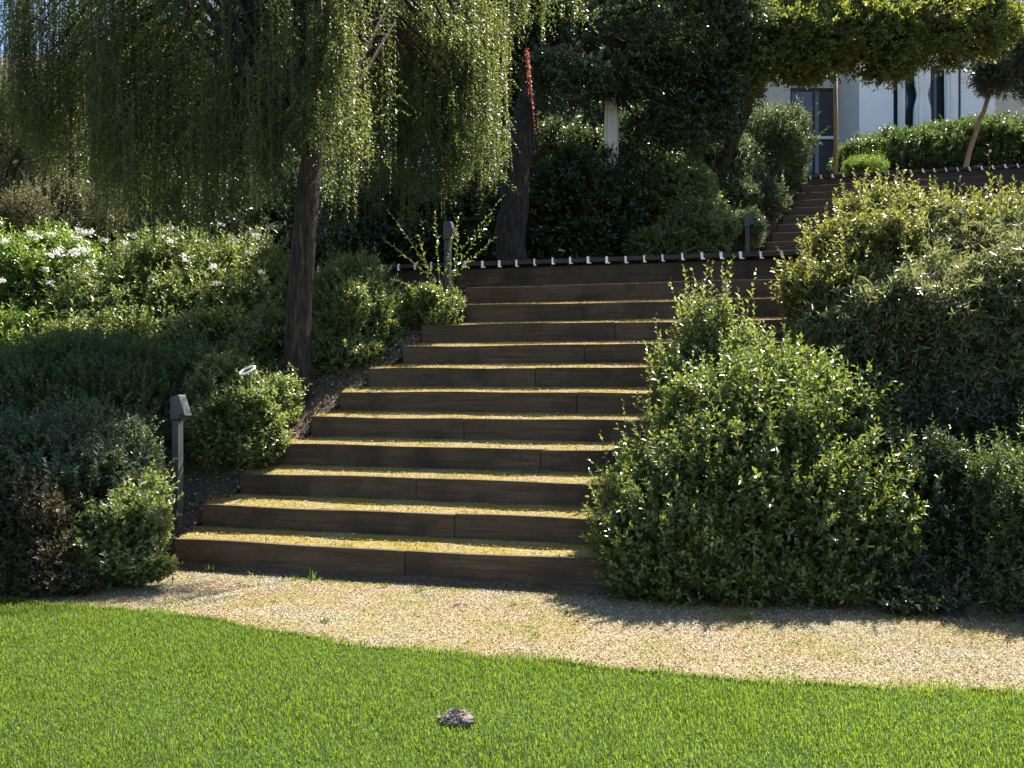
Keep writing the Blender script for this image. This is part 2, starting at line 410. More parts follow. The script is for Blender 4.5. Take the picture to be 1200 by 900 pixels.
# bank beside the stairs on the left: soil up to the tread ends
def bank_z(x, s):
    return .6875*s+.10+.02*snoise(x*3, s*3)
V = []; Fc = []; ns = 44
svals = np.linspace(-.02, 3.5, ns)
for s_ in svals:
    k = min(10, max(0, int(s_/RUN+1e-6))); xr = np.interp(s_, ss, sl)-.02
    for j in range(13):
        xx = xr-1.4*(j/12); edge = smooth(0, 1, j/3 if j < 3 else 1)
        V.append((xx, S0+s_-SK*xx, bank_z(xx, s_)*smooth(-.02, .12, s_)-.01+.06*smooth(.5, 0, 1-j/12)*0-.12*(j == 12)))
for i in range(ns-1):
    for j in range(12): q = i*13+j; Fc.append((q, q+1, q+14, q+13))
tag(MB().add(V, Fc).build('mulch_bank', soil, smooth_=True), kind='structure')
P[:, 2] = bank_z(P[:, 0], P[:, 1]+SK*P[:, 0]-S0)
P = P[(P[:, 0] > np.interp(P[:, 1]+SK*P[:, 0]-S0, ss, sl)-1.35) & (P[:, 1]+SK*P[:, 0]-S0 > .12)]
chips('bark_chips', P, .028, chip_mulch, 'brown bark mulch and dry leaves on the bank beside the stairs', 'mulch', lift=.0, tilt=.6)

# landing deck at the head of the first flight
dk = empty('deck', (1, 10, ZD), 'dark timber landing deck with added pale pieces imitating sunlight between its board ends', 'deck')
f_ = MB(); f_.box(-.62, 3.6, 3.52, 3.57, 2.36, 2.655, shear=True); f_.build('fascia', wood_riser, dk, bevel=.004)
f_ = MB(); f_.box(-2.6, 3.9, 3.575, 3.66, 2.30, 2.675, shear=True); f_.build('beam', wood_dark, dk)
bd = MB(); cp = []
x = -2.6; i = 0
while x < 3.9:
    bd.box(x, x+.172, 3.44+.006*math.sin(i*2.1), SA-.02, 2.685, ZD, shear=True); cp.append(x+.172+.009); x += .190; i += 1
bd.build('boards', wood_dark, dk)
def make_gap_gleam(x, s, z, parent):
    h_ = math.sin(x*37.7+s); z = z+.006*h_; x = x+.004*math.sin(x*91); y = S0+s-SK*x+.006*math.sin(x*53)
    m = MB(); w = .011+.003*math.sin(x*71)
    # added leaning pale plate + little foot, standing in for sunlight in the gap
    V = [(x-w, y-.030, z-.060), (x+w, y-.030, z-.060), (x+w, y-.004, z+.008), (x-w, y-.004, z+.008),
         (x-w, y-.020, z-.064), (x+w, y-.020, z-.064), (x+w, y+.010, z+.004), (x-w, y+.010, z+.004)]
    m.add(V, [(0, 1, 2, 3), (4, 7, 6, 5), (0, 4, 5, 1), (1, 5, 6, 2), (2, 6, 7, 3), (3, 7, 4, 0)])
    m.box(x-w, x+w*2.4, y-.042, y-.022, z-.070, z-.061)
    return m.build('clip', gleam_ring_m, parent)
for x in cp: make_gap_gleam(x, 3.435, ZD, dk)

# second flight
up = empty('upper_stairs', (7, 12, ZD), 'dark brown upper flight of timber steps rising to the right behind the big shrub', 'stairs')
ns2 = 12; r2 = (ZU-.05-ZD)/(ns2+1); run2 = (SB-SA)/ns2
for k in range(ns2):
    s = SA+run2*k; xl = 3.50+.175*k; xr = 10.5
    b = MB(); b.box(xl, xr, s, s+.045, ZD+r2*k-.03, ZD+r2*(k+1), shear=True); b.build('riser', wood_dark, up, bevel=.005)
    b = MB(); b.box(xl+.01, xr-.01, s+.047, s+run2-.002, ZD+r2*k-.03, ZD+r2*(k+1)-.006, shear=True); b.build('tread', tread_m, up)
ud = empty('deck', (8, 16, ZU), 'upper dark timber deck edge with small added pale pieces imitating sunlit gaps in front of the house hedge', 'deck')
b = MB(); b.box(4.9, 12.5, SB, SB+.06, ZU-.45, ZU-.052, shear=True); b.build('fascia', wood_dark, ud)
bd = MB(); x = 4.9; cp = []
while x < 12.4:
    bd.box(x, x+.172, SB-.05, SB+1.1, ZU-.045, ZU, shear=True); cp.append(x+.181); x += .19
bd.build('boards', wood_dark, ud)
for x in cp: make_gap_gleam(x, SB-.055, ZU, ud)

# ------------------------------------------------------------------ plants
def bush_geo(lobes, nshoot, L, nl, ll, lw, ang=55, grav=.1, opposite=False, upb=.5, inner=.35, lump=.10, sub=5, seed=0, bottom=-.35, jitd=.45, clip_ground=True, gap=.0, strays=.07):
    r = np.random.default_rng(seed)
    lob = []
    for c, rad in lobes:
        c = np.array(c, float); rad = np.array(rad, float); lob.append((c, rad))
        for _ in range(sub):
            u = unit(r.normal(size=(1, 3)))[0]; u[2] = abs(u[2])*.9-.1
            lob.append((c+rad*u*r.uniform(.72, .95), rad*r.uniform(.24, .46)))
    area = np.array([(rd[0]*rd[1]+rd[1]*rd[2]+rd[0]*rd[2]) for _, rd in lob]); area /= area.sum()
    Ps = []; Us = []; Ins = []
    for (c, rd), a in zip(lob, area):
        n = int(nshoot*a*1.5); u = unit(r.normal(size=(n, 3))); u = u[u[:, 2] > bottom]; n = len(u)
        ph = r.random(3)*6
        lm = np.sin(u[:, 0]*5+ph[0])*np.sin(u[:, 1]*5+ph[1])+.6*np.sin(u[:, 2]*9+ph[2])*np.sin(u[:, 0]*8)
        m = 1+lump*lm-np.abs(r.normal(0, .05, n)); ins = r.random(n) < inner
        m = np.where(ins, r.uniform(.5, .9, n), m)
        Ps.append(c+rd*u*m[:, None]); Us.append(u); Ins.append(ins)
    P = np.concatenate(Ps); U = np.concatenate(Us); I = np.concatenate(Ins)
    keep = np.ones(len(P), bool)
    for c, rd in lob:
        q = (((P-c)/(rd*.80))**2).sum(1); keep &= (q > .62) | (I & (q > .25))
    if clip_ground: keep &= P[:, 2] > ground_z(P[:, 0], P[:, 1])+.03
    if gap > 0:
        g = np.sin(P[:, 0]*4.1+seed)*np.sin(P[:, 2]*5.3+seed*2)*np.sin(P[:, 1]*3.3+seed)
        keep &= (g > -gap) | (r.random(len(P)) < .25)
    P, U, I = P[keep], U[keep], I[keep]; n = len(P)
    Dr = unit(U+np.array([0, 0, upb])+r.normal(0, jitd, (n, 3)))
    Ls = L*r.uniform(.55, 1.35, n)
    out_ = (r.random(n) < strays) & (U[:, 2] > -.1) & ~I
    Dr = np.where(out_[:, None], unit(Dr+np.array([0, 0, upb*.6])), Dr)
    st0 = P-Dr*(Ls*np.where(out_, .25, .78))[:, None]
    Ls = np.where(out_, Ls*1.15, Ls)
    V, lo, sz, age = shoots(st0, Dr, Ls, nl, ll, lw, ang, grav, opposite, r=r)
    tw = twigs(st0, Dr, Ls, max(.0015, ll*.035), grav)
    return (V, lo, sz, age), tw, P

def shrub(name, label, cat, lobes, base, mat, n, L, nl, ll, lw, group=None, seed=0, stemr=.018, nstem=7, tall=None, extra=None, **kw):
    bx, by = base; bz = float(ground_z(np.float64(bx), np.float64(by)))
    e = empty(name, (bx, by, bz), label, cat, group)
    lg, tw, P = bush_geo(lobes, n, L, nl, ll, lw, seed=seed, **kw)
    V, lo, sz, age = lg
    if tall:                                   # long straight shoots standing above the crown
        tp, td, tl, tn, tll, tlw = tall
        r = np.random.default_rng(seed+50)
        V2, lo2, sz2, age2 = shoots(tp, td, tl, tn, tll, tlw, 50, .05, True, r=r)
        V3, lo3, sz3 = twigs(tp, td, tl, .004, .05)
        lo = np.concatenate([lo, lo2+len(V)]); V = np.concatenate([V, V2]); sz = np.concatenate([sz, sz2]); age = np.concatenate([age, age2])
        tV, tlo, tsz = tw; tw = (np.concatenate([tV, V3]), np.concatenate([tlo, lo3+len(tV)]), np.concatenate([tsz, sz3]))
    link('foliage', np_mesh('foliage', V, lo, sz, age), mat, e)
    # stems from the root to the lobes
    m = MB(); r = random.Random(seed)
    for c, rd in lobes:
        for q in range(nstem):
            t = np.array(c)+np.array(rd)*np.array([r.uniform(-.6, .6), r.uniform(-.6, .6), r.uniform(-.2, .6)])
            b0 = np.array([bx+(c[0]-bx)*.55+r.uniform(-.15, .15), by+(c[1]-by)*.55+r.uniform(-.12, .12), 0]); b0[2] = float(ground_z(np.float64(b0[0]), np.float64(b0[1])))-.02
            mid = (b0+t)/2+np.array([r.uniform(-.12, .12), r.uniform(-.12, .12), .05])
            m.tube([b0, mid, t], [stemr, stemr*.75, stemr*.35], 6)
    tV, tlo, tsz = tw
    o0 = len(tV); mv = np.array(m.V); ml = np.array([i for f in m.F for i in f]); ms = np.array([len(f) for f in m.F])
    link('stems', np_mesh('stems', np.concatenate([tV, mv]), np.concatenate([tlo, ml+o0]), np.concatenate([tsz, ms])), twig_m, e)
    return e, P

def lb(px, py, D, rx, ry, rd):
    """lobe: bearing/elevation, half sizes seen (px) and half depth in metres"""
    return (pt(px, py, D), (rx*D/F, rd, ry*D/F))
def tallshoots(specs, D, seed, ll=.04, n=12, hang=.1):
    r = np.random.default_rng(seed); P = []; Dr = []; L = []
    for px, py0, py1 in specs:
        a = pt(px, py0, D+r.uniform(-.25, .25)); h = (py0-py1)*D/F
        P.append(a); Dr.append([r.uniform(-.22, .22), r.uniform(-.15, .1), 1]); L.append(h)
    return (np.array(P), np.array(Dr), np.array(L), n, ll, ll*.55)

# --- right side
shrub('round_shrub', 'large round glossy shrub with yellow green tips at the right foot of the stairs', 'shrub',
      [lb(885, 625, 5.85, 165, 82, .55), lb(795, 628, 5.75, 88, 72, .4), lb(985, 625, 5.85, 88, 85, .45), lb(885, 560, 5.95, 158, 85, .5), lb(792, 560, 6.1, 62, 52, .4), lb(990, 535, 6.2, 68, 65, .4),
       lb(895, 490, 6.2, 120, 72, .45), lb(860, 475, 6.3, 50, 42, .4), lb(930, 455, 6.4, 55, 45, .35), lb(870, 680, 5.5, 130, 36, .22), lb(785, 672, 5.55, 70, 36, .2), lb(985, 685, 5.5, 80, 34, .22)],
      (1.75, 6.0), lf_front, 10500, .24, 12, .052, .026, opposite=True, seed=1, lump=.2, sub=5, upb=.8, bottom=-.75, strays=.16, gap=.5,
      tall=tallshoots([(940, 480, 405), (905, 470, 415), (1005, 520, 430), (870, 450, 395), (760, 500, 450), (735, 520, 462), (985, 500, 445), (820, 470, 418), (925, 470, 398), (715, 560, 500), (700, 600, 545), (1030, 540, 470), (800, 480, 432), (955, 470, 408)], 6.4, 3, .048, 12))
shrub('upright_shrub', 'airy upright shrub with long leafy shoots beside the middle right of the stairs', 'shrub',
      [lb(835, 425, 7.0, 50, 40, .3), lb(788, 442, 6.9, 28, 30, .25), lb(870, 440, 6.9, 34, 40, .3), lb(828, 385, 7.1, 26, 30, .22)],
      (1.75, 6.95), lf_mid, 1500, .22, 12, .046, .024, opposite=True, seed=2, upb=1.5, sub=3, gap=.3, bottom=-.9, strays=.3,
      tall=tallshoots([(785, 420, 335), (800, 400, 322), (815, 390, 305), (822, 380, 300), (838, 385, 298), (850, 390, 296), (862, 400, 310), (870, 390, 312), (795, 420, 345), (843, 380, 290), (828, 390, 305), (856, 390, 312), (773, 440, 362), (885, 410, 335), (808, 380, 315), (833, 370, 302), (790, 400, 330), (805, 400, 340), (818, 400, 330), (848, 400, 320), (865, 400, 335), (878, 400, 345)], 7.0, 5, .052, 18))
shrub('broad_shrub', 'broad tall shrub with narrow grey green drooping leaves on the right', 'shrub',
      [lb(1100, 450, 7.05, 120, 80, .5), lb(1200, 445, 7.0, 110, 90, .55), lb(1010, 400, 7.1, 75, 70, .5), lb(1110, 370, 7.0, 130, 72, .6), lb(1230, 350, 7.0, 110, 80, .6), lb(1140, 310, 7.8, 120, 62, .6), lb(1240, 290, 7.9, 90, 60, .6), lb(965, 425, 7.2, 44, 60, .4), lb(1050, 335, 7.6, 80, 60, .5)],
      (3.9, 7.3), lf_narrow, 15500, .26, 15, .078, .018, seed=4, upb=.1, grav=.40, lump=.13, sub=5, bottom=-.75, jitd=.6, stemr=.03, strays=.12)
shrub('bronze_shrub', 'bronze and yellow tipped shrub growing through the top of the broad right shrub', 'shrub',
      [lb(1015, 303, 7.6, 70, 50, .45), lb(1090, 275, 8.0, 90, 40, .45), lb(1190, 268, 8.3, 90, 36, .45), lb(952, 350, 7.3, 36, 46, .32), lb(1035, 250, 8.0, 50, 32, .3), lb(990, 350, 7.25, 50, 50, .3)],
      (3.6, 8.0), lf_red, 6500, .22, 12, .050, .026, opposite=True, seed=5, upb=1.0, sub=6, bottom=-.4, gap=.5, strays=.18,
      tall=tallshoots([(1038, 250, 190), (1050, 260, 212), (1158, 260, 165), (1128, 250, 205), (1195, 250, 205), (985, 260, 218), (1075, 250, 212), (1015, 250, 205), (1100, 250, 220), (965, 290, 235), (1175, 240, 205), (1035, 240, 200), (1160, 250, 200)], 7.9, 8, .062, 12))
shrub('low_shrub', 'low dark green shrub in the shade between the round bush and the frame edge', 'shrub',
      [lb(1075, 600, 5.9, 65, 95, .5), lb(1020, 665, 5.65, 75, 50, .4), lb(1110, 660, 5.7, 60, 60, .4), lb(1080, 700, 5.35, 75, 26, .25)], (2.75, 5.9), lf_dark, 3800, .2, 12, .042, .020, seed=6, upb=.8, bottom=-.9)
shrub('low_shrub', 'low feathery green shrub at the far right edge beside the gravel', 'shrub',
      [lb(1190, 620, 5.5, 65, 95, .5), lb(1290, 600, 5.5, 90, 130, .6), lb(1165, 680, 5.3, 40, 35, .3)], (3.4, 5.5), lf_cover, 4600, .22, 14, .042, .015, seed=7, upb=.8, bottom=-.9, strays=.12)
shrub('shade_shrub', 'deep shaded shrub under the broad right shrub', 'shrub',
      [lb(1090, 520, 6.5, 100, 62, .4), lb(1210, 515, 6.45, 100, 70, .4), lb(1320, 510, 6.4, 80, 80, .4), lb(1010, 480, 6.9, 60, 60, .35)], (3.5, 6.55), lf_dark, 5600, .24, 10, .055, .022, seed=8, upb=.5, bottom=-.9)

# --- left side
shrub('groundcover_mound', 'broad low mound of dark fine leaved groundcover on the left bank', 'shrub',
      [lb(150, 490, 7.9, 160, 86, .6), lb(30, 490, 7.8, 140, 82, .7), lb(245, 445, 8.2, 80, 48, .4), lb(-90, 500, 7.6, 130, 90, .8), lb(100, 425, 8.3, 100, 38, .5), lb(200, 540, 7.5, 50, 40, .25)],
      (-3.4, 7.6), lf_cover, 13500, .15, 12, .034, .015, seed=11, upb=1.2, lump=.10, sub=6, bottom=-.3, inner=.3, strays=.04)
shrub('grey_shrub', 'grey green spreading shrub filling the lower left corner above the gravel', 'shrub',
      [lb(60, 575, 6.35, 110, 92, .6), lb(-60, 580, 6.3, 120, 110, .7), lb(140, 555, 6.6, 48, 62, .35), lb(110, 520, 6.7, 60, 45, .4), lb(100, 630, 6.1, 70, 50, .35)],
      (-3.5, 6.4), lf_grey, 8000, .19, 13, .042, .020, seed=12, upb=.8, sub=6, bottom=-.95, lump=.15)
shrub('reddish_shrub', 'small shrub with reddish brown leaves at the lower left edge', 'shrub',
      [lb(35, 605, 5.85, 58, 55, .32), lb(-30, 620, 5.85, 60, 62, .35), lb(60, 650, 5.75, 50, 38, .25), lb(40, 680, 5.6, 80, 16, .15)], (-3.4, 5.85), lf_brown, 3600, .15, 12, .032, .016, seed=13, upb=.7, sub=5, bottom=-.95, lump=.15)
shrub('small_shrub', 'small glossy bright green shrub left of the lowest step', 'shrub',
      [lb(148, 615, 6.0, 44, 42, .28), lb(105, 645, 5.9, 50, 34, .28), lb(172, 595, 6.25, 22, 40, .2), lb(140, 660, 5.8, 60, 18, .18)], (-2.75, 6.0), lf_mid, 2400, .16, 12, .042, .023, opposite=True, seed=14, upb=.9, sub=4, bottom=-.95, strays=.12)
shrub('glossy_shrub', 'glossy light green shrub behind the lamp post left of the stairs', 'shrub',
      [lb(282, 492, 7.5, 54, 50, .35), lb(262, 450, 7.7, 34, 36, .3), lb(322, 470, 7.65, 28, 32, .28), lb(256, 515, 7.4, 28, 32, .22), lb(300, 522, 7.3, 36, 24, .2)], (-2.4, 7.6), lf_mid, 3400, .17, 12, .046, .025, opposite=True, seed=15, upb=.9, sub=5, bottom=-.95, strays=.12)
shrub('pale_shrub', 'pale sunlit shrub right of the weeping tree trunk beside the upper steps', 'shrub',
      [lb(415, 365, 8.9, 52, 68, .5), lb(400, 420, 8.6, 46, 38, .4), lb(450, 395, 8.8, 26, 45, .3)], (-1.65, 8.9), lf_mid, 4600, .19, 12, .042, .020, seed=16, upb=.9, sub=6, bottom=-.8, gap=.6, strays=.14)
shrub('flowering_shrub', 'bushy shrub with small white flower heads behind the left mound', 'shrub',
      [lb(200, 340, 10.60, 75, 70, .6), lb(290, 340, 10.70, 62, 62, .6), lb(150, 390, 10.40, 60, 45, .5), lb(345, 390, 10.70, 50, 55, .4), lb(230, 400, 9.5, 110, 42, .4), lb(120, 405, 9.5, 80, 40, .4), lb(250, 365, 10.0, 95, 52, .4), lb(140, 365, 10.0, 80, 52, .4), lb(318, 398, 8.9, 42, 38, .3)], (-3.9, 10.6), lf_mid, 10000, .25, 12, .066, .028, seed=17, upb=.7, sub=6, bottom=-.8, gap=.5, strays=.15, lump=.15)
shrub('laurel_hedge', 'bright green laurel bush with broad leaves at the left edge under the olive tree', 'shrub',
      [lb(60, 345, 10.80, 80, 68, .7), lb(-50, 350, 10.80, 100, 80, .7), lb(130, 370, 10.60, 45, 50, .5), lb(20, 410, 9.7, 110, 42, .4)], (-6.0, 10.8), lf_laurel, 8000, .22, 12, .085, .026, seed=18, upb=1.2, sub=6, bottom=-.8, strays=.15, lump=.15)
e, _ = shrub('leggy_shrub', 'leggy open shrub with long arching leafy shoots at the top left of the stairs', 'shrub',
      [lb(520, 375, 8.85, 26, 40, .25), lb(495, 360, 8.9, 22, 30, .2)], (-.75, 8.85), lf_front, 700, .16, 12, .040, .022, opposite=True, seed=19, upb=1.2, sub=2, bottom=-.8,
      tall=(np.array([pt(512, 330, 8.75), pt(510, 330, 8.75), pt(515, 330, 8.7), pt(520, 335, 8.7), pt(522, 320, 8.7), pt(518, 330, 8.65), pt(525, 330, 8.7), pt(512, 345, 8.7), pt(530, 340, 8.65), pt(505, 335, 8.75)]),
            np.array([[-.40, 0, .62], [-.62, 0, .55], [-.06, 0, 1], [.50, 0, .75], [.62, -.1, .85], [.25, 0, 1], [.42, 0, .42], [-.9, 0, .35], [.1, 0, 1], [-.2, 0, .9]]),
            np.array([.95, .75, .75, .9, 1.05, .75, .7, .5, .6, .55]), 26, .055, .028))

# white flower heads
def flowers(spec, n, parent_name, label, seed, D):
    r = np.random.default_rng(seed); k = 0
    for _ in range(n):
        px, py = spec(r)
        c = pt(px, py, D+r.uniform(-.35, .1)); m = 26
        P = c+np.clip(r.normal(0, .026, (m, 3)), -.04, .04)*np.array([1, 1, .55]); Dr = unit(r.normal(0, 1, (m, 3))+np.array([0, -.3, .9]))
        V, lo, sz = leaf_geo(P, Dr, unit(r.normal(size=(m, 3))+np.array([0, 0, 1])), np.full(m, .030), np.full(m, .025))
        yield V, lo, sz
def merge(gs):
    Vs = []; Ls = []; Ss = []; o = 0
    for V, lo, sz in gs: Vs.append(V); Ls.append(lo+o); Ss.append(sz); o += len(V)
    return np.concatenate(Vs), np.concatenate(Ls), np.concatenate(Ss)
fl_parent = [o for o in C.objects if o.name.startswith('flowering_shrub')][0]
la_parent = [o for o in C.objects if o.name.startswith('laurel_hedge')][0]
for g in flowers(lambda r: (r.uniform(130, 320), r.uniform(262, 360)), 34, '', '', 3, 10.1):
    link('flower_head', np_mesh('flower_head', *g), petal, fl_parent)
for g in flowers(lambda r: (r.choice([20, 70, 95, 108, 60, 5, 112])+r.normal(0, 14), r.choice([272, 285, 300, 318])+r.normal(0, 7)), 26, '', '', 4, 10.1):
    link('flower_head', np_mesh('flower_head', *g), petal, la_parent)

# --- centre, behind the deck (in the shade of the trees)
grp = None
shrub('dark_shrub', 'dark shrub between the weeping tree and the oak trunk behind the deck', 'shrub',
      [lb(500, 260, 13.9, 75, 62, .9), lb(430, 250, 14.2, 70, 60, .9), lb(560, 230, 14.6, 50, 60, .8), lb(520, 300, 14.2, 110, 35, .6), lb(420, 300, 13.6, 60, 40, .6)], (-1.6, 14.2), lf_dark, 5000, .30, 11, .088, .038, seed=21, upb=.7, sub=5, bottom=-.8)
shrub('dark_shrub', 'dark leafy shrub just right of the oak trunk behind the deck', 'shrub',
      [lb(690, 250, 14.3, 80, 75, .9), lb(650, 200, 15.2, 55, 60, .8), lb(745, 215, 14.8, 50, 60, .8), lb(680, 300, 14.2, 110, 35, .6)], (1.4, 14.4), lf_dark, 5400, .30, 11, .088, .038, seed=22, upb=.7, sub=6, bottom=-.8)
shrub('glossy_shrub', 'dark shrub with glinting glossy leaves behind the deck left of the upper stairs', 'shrub',
      [lb(790, 235, 14.3, 55, 50, .7), lb(818, 268, 13.6, 40, 36, .5), lb(792, 290, 13.4, 55, 28, .4)], (2.9, 14.1), lf_mid, 4600, .24, 12, .06, .03, opposite=True, seed=23, upb=.8, sub=5, bottom=-.8, gap=.5)
shrub('silver_shrub', 'rounded silvery grey shrub at the left side of the upper stairs', 'shrub',
      [lb(893, 172, 16.2, 58, 48, .8), lb(845, 200, 15.4, 42, 50, .7), lb(862, 238, 14.9, 32, 32, .4), lb(878, 268, 13.9, 20, 24, .3), lb(905, 232, 15.0, 20, 24, .3), lb(925, 205, 16.2, 18, 18, .3)], (4.3, 15.6), lf_grey, 5600, .28, 13, .07, .022, seed=24, upb=.7, sub=6, bottom=-.8)
shrub('low_hedge', 'clipped mid green hedge in front of the white house', 'hedge',
      [lb(1060, 190, 19.2, 75, 38, .9), lb(1150, 175, 19.2, 95, 38, .9), lb(1260, 180, 19.0, 90, 45, .9), lb(1010, 195, 19.0, 35, 28, .7)], (9, 19.2), lf_cover, 6500, .26, 12, .085, .036, seed=25, upb=.9, sub=4, bottom=-.9)
shrub('golden_tuft', 'small golden green tufted shrub at the left end of the house hedge', 'shrub',
      [lb(1013, 198, 17.4, 26, 16, .35)], (7.2, 17.4), lf_laurel, 900, .2, 12, .045, .010, seed=26, upb=1.2, sub=2, bottom=-.9)

# ------------------------------------------------------------------ trees
def tree(name, label, base, trunk_pts, trunk_r, lobes, mat, n, L, nl, ll, lw, seed, group=None, bmat=bark, cat='tree', limb_from=-1, **kw):
    bz = float(ground_z(np.float64(base[0]), np.float64(base[1])))
    e = empty(name, (base[0], base[1], bz), label, cat, group)
    m = MB(); pts = [np.array([base[0], base[1], bz-.15])]+[np.array(p, float) for p in trunk_pts]
    # densify + wobble
    dens = []; rad = []
    for i in range(len(pts)-1):
        for q in range(5):
            t = q/5; dens.append(pts[i]*(1-t)+pts[i+1]*t+np.array([.02*math.sin(i*5+q*1.3+seed), .02*math.cos(i*3+q), 0])*(i+q > 0)); rad.append(trunk_r[i]*(1-t)+trunk_r[i+1]*t)
    dens.append(pts[-1]); rad.append(trunk_r[-1])
    rad[0] *= 1.35; rad[1] *= 1.12
    m.tube(dens, rad, 14, .05)
    m.build('trunk', bark if bmat is None else bmat, e, smooth_=True)
    r = random.Random(seed); lm = MB(); top = pts[limb_from]
    for c, rd in lobes:
        for q in range(3):
            t = np.array(c)+np.array(rd)*np.array([r.uniform(-.7, .7), r.uniform(-.6, .6), r.uniform(-.3, .6)])
            mid = top*.5+t*.5+np.array([0, 0, .12*np.linalg.norm(t-top)])
            q1 = top*.8+mid*.2
            lm.tube([top, q1, mid, mid*.4+t*.6+np.array([r.uniform(-.1, .1), 0, 0]), t], [trunk_r[-1]*.7, trunk_r[-1]*.55, trunk_r[-1]*.35, trunk_r[-1]*.2, .01], 7, .05)
    lm.build('limbs', bmat, e, smooth_=True)
    (V, lo, sz, age), tw, P = bush_geo(lobes, n, L, nl, ll, lw, seed=seed, clip_ground=True, **kw)
    cr = link('crown', np_mesh('crown', V, lo, sz, age), mat, e)
    link('twigs', np_mesh('twigs', *tw), twig_m, e)
    return e

kw = dict(upb=.2, grav=.25, lump=.1, sub=7, bottom=-.95, inner=.35)
tree('oak_tree', 'large dark oak with a leaning brown trunk behind the deck', (0.0, 12.6), [pt(600, 270, 12.6), pt(604, 215, 12.6), pt(614, 150, 12.7), pt(622, 95, 12.9), pt(650, 40, 13)],
     [.24, .22, .20, .18, .15, .12], [lb(690, 30, 13.6, 120, 90, 1.5), lb(620, 0, 13.4, 80, 80, 1.2), lb(800, 20, 13.9, 90, 75, 1.2), lb(760, 85, 14.2, 60, 40, .9), lb(580, 90, 14.4, 60, 60, .9), lb(655, 85, 12.0, 48, 34, .35), lb(800, 145, 13.9, 62, 34, .5), lb(840, 120, 14.0, 42, 38, .4)],
     lf_dark, 10000, .34, 12, .078, .036, 31, bmat=bark, **kw)
tree('spreading_tree', 'small spreading tree with sunlit yellow green leaves in front of the house', (3.5, 15.0), [pt(838, 210, 14.9), pt(862, 160, 14.8), pt(880, 110, 14.7), pt(905, 60, 14.7)],
     [.13, .12, .11, .09, .07], [lb(900, 50, 14.4, 80, 45, .7), lb(1000, 45, 14.6, 90, 36, .7), lb(1095, 42, 14.8, 75, 36, .65), lb(860, 85, 14.4, 42, 40, .6), lb(1150, 25, 15.0, 45, 42, .6), lb(1000, 5, 14.8, 150, 24, .6), lb(955, 78, 14.5, 40, 20, .4), lb(1040, 80, 14.6, 30, 16, .35)],
     lf_oak, 7500, .34, 11, .085, .045, 32, upb=.2, grav=.25, lump=.16, sub=8, bottom=-.95, inner=.2, gap=.35, strays=.15)
tree('young_tree', 'dark young tree with a pale slanting trunk at the right end of the house', (9.3, 17.6), [pt(1147, 140, 17.2), pt(1168, 95, 17.0)], [.05, .045, .04],
     [lb(1185, 70, 16.8, 45, 42, .8), lb(1240, 60, 16.8, 60, 70, 1.0), lb(1160, 92, 16.6, 18, 20, .3)], lf_dark, 4200, .26, 12, .055, .025, 33, bmat=surf_mat('pale_bark', [(.3, (.22, .15, .09)), (.7, (.36, .26, .17))], 9, (2, 2, .5), .8, .4), **kw)
tree('olive_tree', 'hazy olive brown tree standing behind the laurel at the left edge', (-9.2, 16.5), [pt(40, 220, 16.5), pt(45, 150, 16.5)], [.12, .1, .08],
     [lb(30, 180, 16.5, 75, 90, 1.3), lb(90, 190, 16.3, 50, 70, 1.0), lb(-50, 160, 16.5, 85, 100, 1.4), lb(60, 265, 15.5, 80, 60, 1.0), lb(150, 210, 17, 50, 80, 1.0), lb(-40, 270, 15.5, 80, 60, 1.0)], lf_olive, 12500, .42, 14, .075, .022, 34, upb=1.0, grav=.05, lump=.12, sub=8, bottom=-.95, inner=.4, gap=.7)

# backdrop trees beyond, each its own
bk = [(180, 160, 21, 110, 120, 'dense dark tree behind the left side of the weeping tree'), (330, 110, 22.5, 110, 130, 'tall dark tree straight behind the weeping tree trunk'),
      (470, 120, 22, 100, 140, 'dark evergreen between the weeping tree and the oak'), (590, 60, 24, 95, 130, 'tallest dark tree behind the oak fork'),
      (700, 120, 21.5, 95, 110, 'dark round tree behind the central shrubs'), (820, 60, 25, 85, 120, 'dark tree left of the white house'),
      (400, 250, 18.5, 120, 75, 'low dark tree above the upper bank behind the pale shrub'), (250, 280, 17, 110, 70, 'low dark tree behind the flowering shrub'),
      (640, 240, 18, 110, 70, 'low dark tree behind the middle of the deck'), (640, 120, 27, 110, 110, 'far dark tree seen through the fork of the oak'), (780, 170, 18.8, 70, 60, 'low dark tree behind the silvery shrub')]
for i, (px, py, D, rx, ry, lab) in enumerate(bk):
    c = pt(px, py, D); gx, gy = c[0], c[1]
    tree('background_tree', lab, (gx, gy), [pt(px-5, py+ry*.5, D), pt(px+6, py, D)], [.16, .13, .09],
         [lb(px, py, D, rx, ry, 1.8), lb(px-rx*.5, py+ry*.35, D-.5, rx*.6, ry*.6, 1.2), lb(px+rx*.5, py+ry*.3, D+.3, rx*.6, ry*.6, 1.2), lb(px, py-ry*.5, D, rx*.7, ry*.6, 1.2)],
         lf_oak if i in (0, 5) else lf_dark, 2800, .46, 11, .115, .052, 40+i, group='trees beyond the garden', upb=.3, grav=.2, lump=.12, sub=6, bottom=-.95, inner=.4)

